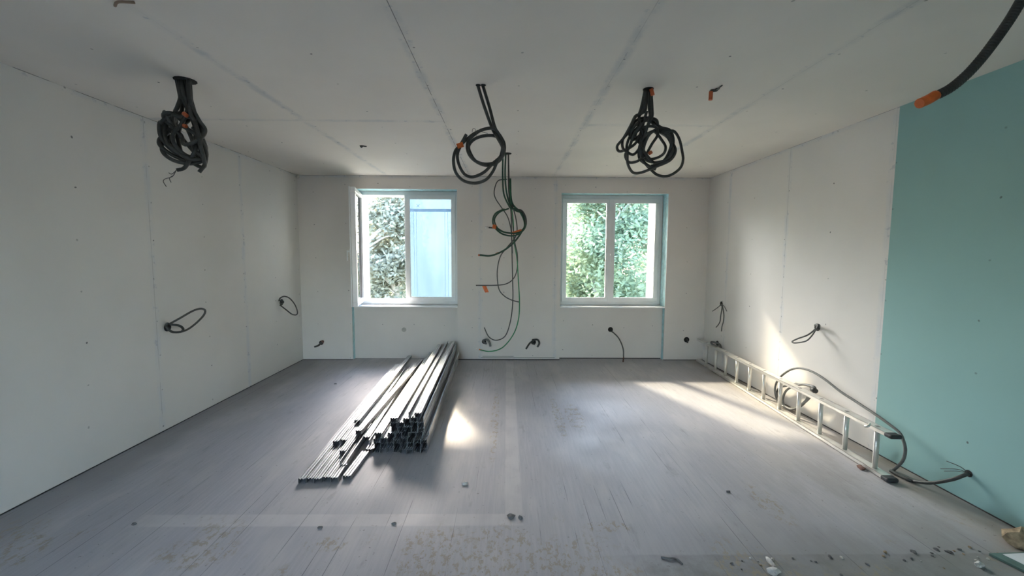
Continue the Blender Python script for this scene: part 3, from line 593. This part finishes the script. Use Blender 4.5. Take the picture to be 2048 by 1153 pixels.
# right ceiling bundle
RBp = [
 [(0.866,2.658,2.494),(0.856,2.658,2.415),(0.839,2.658,2.354),(0.801,2.658,2.323),(0.771,2.658,2.261),(0.741,2.658,2.199),(0.709,2.658,2.156),(0.718,2.658,2.117),(0.763,2.658,2.125),(0.812,2.658,2.163),(0.855,2.658,2.243),(0.872,2.658,2.311),(0.882,2.658,2.366)],
 [(0.878,2.658,2.494),(0.875,2.658,2.403),(0.855,2.658,2.348),(0.808,2.658,2.323),(0.778,2.658,2.243),(0.742,2.658,2.193),(0.732,2.658,2.131),(0.757,2.658,2.100),(0.802,2.658,2.094),(0.845,2.658,2.132),(0.863,2.658,2.182),(0.855,2.658,2.231),(0.828,2.658,2.280)],
 [(0.897,2.658,2.494),(0.902,2.658,2.342),(0.859,2.658,2.293),(0.798,2.658,2.231),(0.762,2.658,2.156),(0.756,2.658,2.094),(0.765,2.658,2.032),(0.811,2.658,1.988),(0.869,2.658,1.989),(0.938,2.658,2.014),(1.027,2.658,2.053),(1.069,2.658,2.121),(1.047,2.658,2.196),(0.995,2.658,2.235),(0.931,2.658,2.238),(0.875,2.658,2.207),(0.844,2.658,2.157),(0.853,2.658,2.082),(0.899,2.658,2.033),(0.952,2.658,2.002)],
 [(0.907,2.658,2.495),(0.909,2.658,2.342),(0.942,2.658,2.281),(0.995,2.658,2.235),(1.046,2.658,2.233),(1.098,2.658,2.196),(1.129,2.658,2.134),(1.129,2.658,2.066),(1.093,2.658,2.003),(1.030,2.658,1.960),(0.979,2.658,1.968),(0.939,2.658,2.002),(0.866,2.658,2.064),(0.838,2.658,2.132),(0.844,2.658,2.188),(0.887,2.658,2.225),(0.943,2.658,2.250)],
 [(0.910,2.658,2.495),(0.906,2.658,2.330),(0.879,2.658,2.268),(0.869,2.658,2.194),(0.878,2.658,2.120),(0.911,2.658,2.077),(0.949,2.658,2.071),(0.987,2.658,2.096),(1.008,2.658,2.146),(0.996,2.658,2.195),(0.963,2.658,2.226),(0.919,2.658,2.232),(0.882,2.658,2.194),(0.871,2.658,2.132),(0.892,2.658,2.076),(0.950,2.658,2.049),(1.007,2.658,2.059),(1.044,2.658,2.103),(1.052,2.658,2.159),(1.028,2.658,2.208),(0.982,2.658,2.238)],
 [(0.888,2.658,2.494),(0.896,2.658,2.354),(0.928,2.658,2.324),(0.961,2.658,2.281),(0.982,2.658,2.244),(1.021,2.658,2.208),(1.036,2.658,2.146),(1.020,2.658,2.077),(0.976,2.658,2.046),(0.924,2.658,2.052),(0.865,2.658,2.101),(0.844,2.658,2.157),(0.831,2.658,2.194),(0.798,2.658,2.218),(0.773,2.658,2.212),(0.772,2.658,2.243),(0.802,2.658,2.292),(0.852,2.658,2.329),(0.903,2.658,2.330),(0.942,2.658,2.306),(0.955,2.658,2.269)],
 [(0.872,2.658,2.494),(0.863,2.658,2.385),(0.839,2.658,2.329),(0.835,2.658,2.268),(0.798,2.658,2.218),(0.781,2.658,2.144),(0.763,2.658,2.100),(0.777,2.658,2.051),(0.810,2.658,2.042),(0.847,2.658,2.064),(0.891,2.658,2.101),(0.933,2.658,2.170),(0.957,2.658,2.220),(0.930,2.658,2.256),(0.873,2.658,2.262),(0.829,2.658,2.243),(0.811,2.658,2.206)],
 [(0.904,2.658,2.494),(0.914,2.658,2.385),(0.903,2.658,2.311),(0.867,2.658,2.243),(0.830,2.658,2.206),(0.799,2.658,2.194),(0.779,2.658,2.224),(0.797,2.658,2.261),(0.840,2.658,2.299),(0.890,2.658,2.317),(0.935,2.658,2.299),(0.969,2.658,2.257),(1.020,2.658,2.239),(1.060,2.658,2.196),(1.066,2.658,2.134),(1.039,2.658,2.084),(0.982,2.658,2.040),(0.919,2.658,2.024)],
]
root = bundle('conduit_bundle', 'large knotted bundle of black conduit loops hanging from the ceiling before the right window', (.888, 2.658, 2.5),
    [('conduit', M_conduit if k % 2 else M_conduit2, .0088, spread(p, k, .035)) for k, p in enumerate(RBp)], 'cable bundle')
hole_plate(root, (.888, 2.66, 2.497), .034)
tape(root, (0.899,2.640,2.493),(0.911,2.640,2.454), .012, M_orange2, label='orange tape at the ceiling end')
tape(root, (0.884,2.600,2.087),(0.901,2.600,2.098), .011, M_orange2, label='orange tape inside the loops')

# orange capped stub on the ceiling
root = bundle('cable_stub', 'orange-capped black cable stub poking from the ceiling right of the knotted bundle', (1.303, 2.663, 2.5),
    [('cable', M_conduit, .010, [(1.325,2.660,2.506),(1.319,2.660,2.498),(1.297,2.660,2.494),(1.281,2.660,2.484)]), ('cable_cap', M_orange2, .0125, [(1.286,2.660,2.488),(1.286,2.660,2.463),(1.285,2.660,2.437)])], 'cable')
b = MB(); b.tube([(1.315,2.646,2.495),(1.315,2.581,2.495)], .004, 6); child(b, 'wire', M_wire, root)
hole_plate(root, (1.318,2.643,2.497), .014)
# small pendant stub left of centre
root = bundle('ceiling_stub', 'tiny dark stub sticking out of the ceiling left of the black conduit coil', (-1.398, 4.08, 2.5),
    [('cable', M_conduit2, .014, [(-1.384,4.070,2.512),(-1.404,4.070,2.497),(-1.419,4.070,2.488)])], 'cable')
hole_plate(root, (-1.385, 4.09, 2.497), .02)
# brown chip by the top edge
b = MB(); b.tube([(-1.66, 1.84, 2.494), (-1.61, 1.80, 2.487), (-1.555, 1.815, 2.494)], .0055, 6, res=3); b.v = [Vector(v)-Vector((-1.61, 1.81, 2.5)) for v in b.v]
o = b.build('wood_chip', simple('rusty brown chip', (.30, .22, .17), .9)); o.location = (-1.61, 1.81, 2.5); tag(o, 'small brown chip stuck to the ceiling at the upper left edge', 'chip')

# thick black cable close to the camera
b = MB(); pts = [(1.429,1.150,2.233),(1.410,1.150,2.189),(1.387,1.150,2.139),(1.363,1.150,2.094),(1.330,1.150,2.042),(1.296,1.150,1.994),(1.261,1.150,1.953),(1.221,1.150,1.918),(1.184,1.150,1.897)]
pts = [(1.62, 1.22, 2.497), (1.60, 1.19, 2.44)]+pts[0:]
root = thing('thick_cable', 'thick black ribbed cable with orange end curving down from the ceiling at upper right', 'cable', (1.62, 1.22, 2.5))
b.tube(pts, .0128, 12, res=8, rib=.0022); child(b, 'conduit', M_conduit, root)
b = MB(); b.tube([(1.179,1.150,1.897),(1.159,1.150,1.885),(1.135,1.150,1.874)], .0135, 12, res=4); o = child(b, 'cable_cap', M_orange, root); o['label'] = 'orange end cap'
hole_plate(root, (1.62, 1.22, 2.497), .03)

# ---------------------------------------------------------------- wall outlets
def outlet(label, c, n, tubes, name='wall_cable', r=.03, cat='cable'):
    root = bundle(name, label, c, tubes, cat); 
    hole_plate(root, c, r, n); return root
outlet('large narrow cable loop sticking out of the near part of the left wall', (XL, 3.374, .843), (1, 0, 0),
  [('conduit', M_conduit2, .0085, [(-2.790,3.372,0.864),(-2.740,3.348,0.885),(-2.690,3.368,0.918),(-2.640,3.447,0.969),(-2.620,3.510,0.980),(-2.630,3.574,0.956),(-2.650,3.577,0.909),(-2.690,3.524,0.840),(-2.710,3.440,0.802),(-2.740,3.359,0.804),(-2.770,3.341,0.835)]),
   ('conduit', M_conduit, .0095, [(-2.790,3.364,0.871),(-2.730,3.343,0.870),(-2.700,3.376,0.855),(-2.690,3.398,0.825),(-2.700,3.390,0.804),(-2.730,3.364,0.803),(-2.750,3.338,0.821),(-2.770,3.330,0.855),(-2.760,3.328,0.881),(-2.760,3.353,0.869)])], r=.035)
outlet('thin oval cable loop at the far end of the left wall beside the corner', (XL, 5.088, .852), (1, 0, 0),
  [('conduit', M_conduit2, .0075, [(-2.790,5.017,0.878),(-2.760,4.994,0.913),(-2.720,5.010,0.933),(-2.680,5.054,0.907),(-2.650,5.116,0.823),(-2.640,5.154,0.729),(-2.640,5.129,0.690),(-2.670,5.082,0.703),(-2.710,5.020,0.769),(-2.770,4.997,0.831)]),
   ('conduit', M_conduit2, .0075, [(-2.790,5.018,0.883),(-2.740,5.014,0.878),(-2.740,5.026,0.855),(-2.750,5.000,0.842),(-2.770,4.999,0.856)])], r=.04)
outlet('short reddish cable stub low on the back wall, near the left corner', (-2.545, YB, .235), (0, -1, 0),
  [('conduit', M_conduit2, .012, [(-2.525,5.560,0.251),(-2.529,5.510,0.235),(-2.550,5.480,0.215),(-2.589,5.460,0.204)]), ('cable_cap', M_redbr, .02, [(-2.521,5.560,0.259),(-2.514,5.540,0.250)])], r=.03)
outlet('dark twisted cable stub low on the back wall behind the green cable tails', (-.31, YB, .255), (0, -1, 0),
  [('conduit', M_greyc, .014, [(-0.326,5.560,0.273),(-0.271,5.510,0.301),(-0.235,5.480,0.273),(-0.217,5.460,0.213)]), ('conduit', M_greyc, .013, [(-0.317,5.560,0.282),(-0.305,5.510,0.257),(-0.270,5.490,0.244)])], r=.03)
outlet('dark hooked cable stub low on the back wall, just left of the right window', (.374, YB, .25), (0, -1, 0),
  [('conduit', M_conduit2, .013, [(0.357,5.560,0.284),(0.424,5.520,0.296),(0.448,5.490,0.255),(0.421,5.470,0.207)]), ('conduit', M_conduit2, .012, [(0.374,5.560,0.275),(0.319,5.510,0.250),(0.266,5.470,0.180)]), ('conduit', M_conduit2, .011, [(0.366,5.560,0.284),(0.355,5.520,0.248),(0.388,5.500,0.235)])], r=.035)
outlet('grey cable drooping from below the right window down to the floor', (1.46, YREC, .415), (0, -1, 0),
  [('conduit', M_greyc, .0085, [(1.467,5.655,0.392),(1.494,5.595,0.375),(1.549,5.535,0.310),(1.596,5.495,0.187),(1.601,5.475,0.066)]), ('cable_cap', M_redbr, .009, [(1.601,5.475,0.066),(1.596,5.475,-0.003),(1.591,5.475,-0.073)])], r=.035)
outlet('small round dark socket hole in the back wall beside the right corner', (2.502, YB, .29), (0, -1, 0), [('conduit', M_conduit2, .01, [(2.502, YB, .30), (2.505, YB-.03, .285), (2.50, YB-.035, .25)])], name='socket_hole', r=.038, cat='socket hole')
b = MB(); b.tube([(0, 0, 0), (0, -.006, 0)], .032, 9, res=1); o = b.build('plaster_dab', simple('dull plaster', (.42, .40, .36), .9)); o.location = (-1.43, YREC+.0, .405); tag(o, 'small dull plaster dab on the panel below the left window', 'plaster dab')
# right wall
outlet('thin grey wires splaying from a hole high at the far end of the right wall', (XR, 5.148, .845), (-1, 0, 0),
  [('wire', M_greyc, .0045, [(2.730,5.119,0.847),(2.670,5.100,0.803),(2.630,5.154,0.747)]), ('wire', M_greyc, .0065, [(2.730,5.118,0.836),(2.680,5.020,0.802),(2.670,5.021,0.710),(2.670,5.030,0.640),(2.660,5.051,0.590),(2.650,5.084,0.552)]),
   ('wire', M_greyc, .0065, [(2.730,5.107,0.837),(2.690,5.005,0.781),(2.680,4.966,0.719),(2.690,4.992,0.635),(2.700,5.037,0.570),(2.710,5.062,0.507)]), ('wire', M_greyc, .004, [(2.730,5.107,0.843),(2.710,5.014,0.820),(2.710,4.961,0.774)])], r=.03)
outlet('narrow dark cable loop at mid height on the sunlit middle of the right wall', (XR, 3.53, .831), (-1, 0, 0),
  [('conduit', M_greyc, .0065, [(2.730,3.521,0.828),(2.650,3.515,0.766),(2.600,3.571,0.719),(2.570,3.595,0.688),(2.570,3.556,0.684),(2.610,3.484,0.716),(2.650,3.473,0.764),(2.710,3.510,0.809)]), ('conduit', M_conduit2, .012, [(2.730,3.516,0.829),(2.700,3.500,0.852),(2.690,3.453,0.860),(2.680,3.451,0.830)])], r=.033)
outlet('dusty coiled cable stub behind the far end of the ladder', (XR, 5.20, .32), (-1, 0, 0),
  [('conduit', M_greyc, .012, [(2.735,5.101,0.289),(2.695,5.062,0.338),(2.655,5.099,0.354),(2.635,5.152,0.348),(2.635,5.126,0.324),(2.655,5.051,0.318),(2.685,5.018,0.302)])], r=.035)
# grey conduit coil and its long lead, behind the ladder
root = bundle('conduit_coil', 'grey conduit coiled behind the ladder with a long lead arching over its near end', (2.70, 3.75, 0),
  [('conduit', M_greyc, .0095, [(2.640,2.670,-0.027),(2.640,2.626,0.029),(2.640,2.585,0.105),(2.640,2.576,0.180),(2.650,2.606,0.235),(2.660,2.642,0.265),(2.660,2.701,0.287),(2.660,2.825,0.318),(2.670,3.011,0.349),(2.670,3.162,0.378),(2.670,3.329,0.427),(2.670,3.471,0.449),(2.670,3.608,0.439),(2.670,3.737,0.388),(2.670,3.863,0.285),(2.670,3.923,0.198),(2.670,3.932,0.104),(2.670,3.874,0.022),(2.670,3.752,0.017),(2.670,3.620,0.073),(2.660,3.502,0.180),(2.655,3.424,0.278),(2.650,3.395,0.328),(2.650,3.474,0.327),(2.650,3.626,0.293)]),
   ('conduit', M_greyc, .0095, [(2.645,3.388,0.315),(2.645,3.428,0.327),(2.645,3.535,0.312),(2.645,3.659,0.251),(2.645,3.745,0.179),(2.645,3.777,0.091),(2.645,3.748,0.035),(2.645,3.641,0.043),(2.645,3.533,0.127),(2.645,3.451,0.213),(2.645,3.393,0.308)]),
   ('conduit', M_greyc, .0095, [(2.695,3.465,0.295),(2.695,3.560,0.299),(2.695,3.687,0.269),(2.695,3.805,0.214),(2.695,3.906,0.158),(2.695,3.942,0.089),(2.695,3.885,0.006),(2.695,3.786,-0.002),(2.695,3.667,0.039),(2.695,3.573,0.122),(2.695,3.525,0.213)])], 'cable')
tape(root, (2.630,3.404,0.313),(2.630,3.357,0.311), .020, M_conduit, 'tape_band')
root = bundle('floor_conduit', 'dark grey conduit rising from the floor by the ladder foot into the teal wall', (2.58, 2.5, 0),
  [('conduit', M_conduit2, .0105, [(2.595, 2.62, .012), (2.60, 2.56, .012), (2.61, 2.50, .013)]+[(2.620,2.532,-0.005),(2.640,2.407,0.050),(2.670,2.319,0.120),(2.700,2.286,0.163),(2.735,2.287,0.177)]),
   ('wire', M_wire, .0022, [(2.730,2.283,0.179),(2.690,2.294,0.214),(2.650,2.336,0.228)]), ('wire', M_wire, .0018, [(2.730,2.296,0.181),(2.680,2.302,0.195),(2.650,2.364,0.164)]), ('wire', M_wire, .0018, [(2.730,2.289,0.179),(2.690,2.304,0.182),(2.660,2.352,0.156)])], 'cable')
hole_plate(root, (2.740,2.290,0.175), .02, (-1, 0, 0))

# ---------------------------------------------------------------- litter
def lump(name, loc, size, seed, m, label, cat, group=None, rz=0.0):
    bm = bmesh.new(); bmesh.ops.create_icosphere(bm, subdivisions=2, radius=1)
    for v in bm.verts:
        k = 1+.45*noise.noise(v.co*1.3+Vector((seed*3.1, seed, 0))); v.co = Vector((v.co.x*size[0]*k, v.co.y*size[1]*k, max(-.6, v.co.z*k)*size[2]))
    zmin = min(v.co.z for v in bm.verts)
    for v in bm.verts: v.co.z -= zmin
    me = bpy.data.meshes.new(name); bm.to_mesh(me); bm.free()
    o = link(name, me, m); o.location = loc; o.rotation_euler = (0, 0, rz); tag(o, label, cat, group); return o
lump('plaster_crumb', (-0.259,2.485,0.000), (.022, .014, .012), 1, M_plaster, 'small pale crumb alone on the floor in front of the steel stack', 'crumb')
lump('litter_scrap', (0.029,2.161,0.000), (.022, .02, .01), 2, M_litter, 'dark crumpled scrap on the floor where the pale strips meet', 'scrap')
lump('litter_scrap', (0.081,2.148,0.000), (.012, .014, .01), 3, M_litter, 'small dark scrap just right of the crumpled one where the pale strips meet', 'scrap')
lump('plaster_crumb', (-2.833,5.594,0.000), (.02, .02, .035), 4, M_plaster, 'white plaster crumb standing in the far left floor corner', 'crumb')
lump('plaster_crumb', (0.791,5.818,0.000), (.03, .02, .04), 14, M_plaster, 'pale plaster crumb at the left foot of the right window bay', 'crumb')
lump('plaster_crumb', (1.255,1.810,0.000), (.012, .035, .012), 5, M_plaster, 'elongated white plaster crumb in the debris line at the front right', 'crumb')
lump('plaster_crumb', (1.229,1.752,0.000), (.03, .02, .016), 6, M_plaster, 'roundish white plaster crumb at the lower edge of the debris line', 'crumb')
lump('plaster_crumb', (2.232,1.788,0.000), (.02, .014, .013), 7, M_plaster, 'white plaster crumb left of the glass-edged panel at lower right', 'crumb')
lump('broken_block', (2.60, 1.925, 0), (.065, .05, .055), 8, M_brown, 'crumbly brown block lying at the foot of the teal wall, lower right', 'block')
lump('litter_scrap', (2.439,2.670,0.000), (.035, .02, .012), 9, M_redbr, 'reddish brown crumpled scrap under the near foot of the ladder', 'scrap', rz=1.2)
b = MB(); b.tube([(0, 0, .004), (.03, -.008, .006), (.07, -.01, .004), (.085, -.045, .004)], .004, 6); o = b.build('wire_scrap', M_litter); o.location = (0.748,1.849,-0.000); tag(o, 'bent dark wire scrap on the floor at the front, left of the debris line', 'scrap')
for k, (q, lab) in enumerate([((-1.993,2.109,0.000), 'small dark chip on the left end of the pale strip across the floor'), ((-0.603,2.106,0.000), 'tiny dark chip on the pale strip across the floor, below the steel stack'), ((-1.911,4.500,0.000), 'tiny dark chip on the bluish floor near the far left corner'), ((1.373,2.395,0.000), 'dark chip at the start of the beige scrape on the right floor'), ((-0.986,2.075,0.000), 'tiny chip below the pale strip across the left floor')]):
    lump('litter_chip', q, (.014, .009, .006), 20+k, M_litter, lab, 'chip')
rnd = random.Random(11)
for k in range(40):
    x = rnd.uniform(1.05, 2.35) if k % 3 else rnd.gauss(2.12, .09); y = 1.82+rnd.gauss(0, .035)+(.04 if x > 1.8 else 0)
    s = rnd.uniform(.003, .009)
    kind = [0, 0, 1, 0, 2][k % 5]
    lump('debris_chip', (x, y, 0), (s*1.4, s, s*.6), 40+k, [M_litter, M_plaster, M_brown][kind], ['small dark grey chip', 'small whitish crumb', 'small brown crumb'][kind]+' in the line of rubble along the front right floor', 'chip', ['dark chips', 'whitish crumbs', 'brown crumbs'][kind]+' in the rubble line, front right floor', rnd.uniform(0, 3))
# glass-edged panel at the lower right corner
root = thing('offcut_panel', 'white panel offcut with dark green edge on the floor, lower right corner', 'panel', (2.60, 1.70, 0))
A = Vector((2.360,1.855,0.000))
b = MB(); quad = [A+Vector((0, 0, 0)), A+Vector((.32, .012, 0)), A+Vector((.345, -.40, 0)), A+Vector((.115, -.40, 0))]
i = len(b.v)
for z in (.001, .012):
    for q in quad: b.v.append(Vector((q.x, q.y, z)))
for k in range(4): b.face((k, (k+1) % 4, 4+(k+1) % 4, 4+k))
b.face((0, 3, 2, 1)); b.face((4, 5, 6, 7)); child(b, 'green_edge', simple('dark green edge', (.10, .17, .15), .5), root)
b = MB(); ins = [A+Vector((.055, -.008, 0)), A+Vector((.315, .004, 0)), A+Vector((.34, -.395, 0)), A+Vector((.17, -.395, 0))]
for z in (.0122, .014):
    for q in ins: b.v.append(Vector((q.x, q.y, z)))
for k in range(4): b.face((k, (k+1) % 4, 4+(k+1) % 4, 4+k))
b.face((0, 3, 2, 1)); b.face((4, 5, 6, 7)); child(b, 'white_face', simple('white panel face', (.72, .75, .77), .5, var=.04), root)
lump('corner_plug', (-2.775, 5.555, 2.455), (.02, .02, .03), 33, M_plaster, 'little pale plug in the far left corner at the ceiling', 'plug')
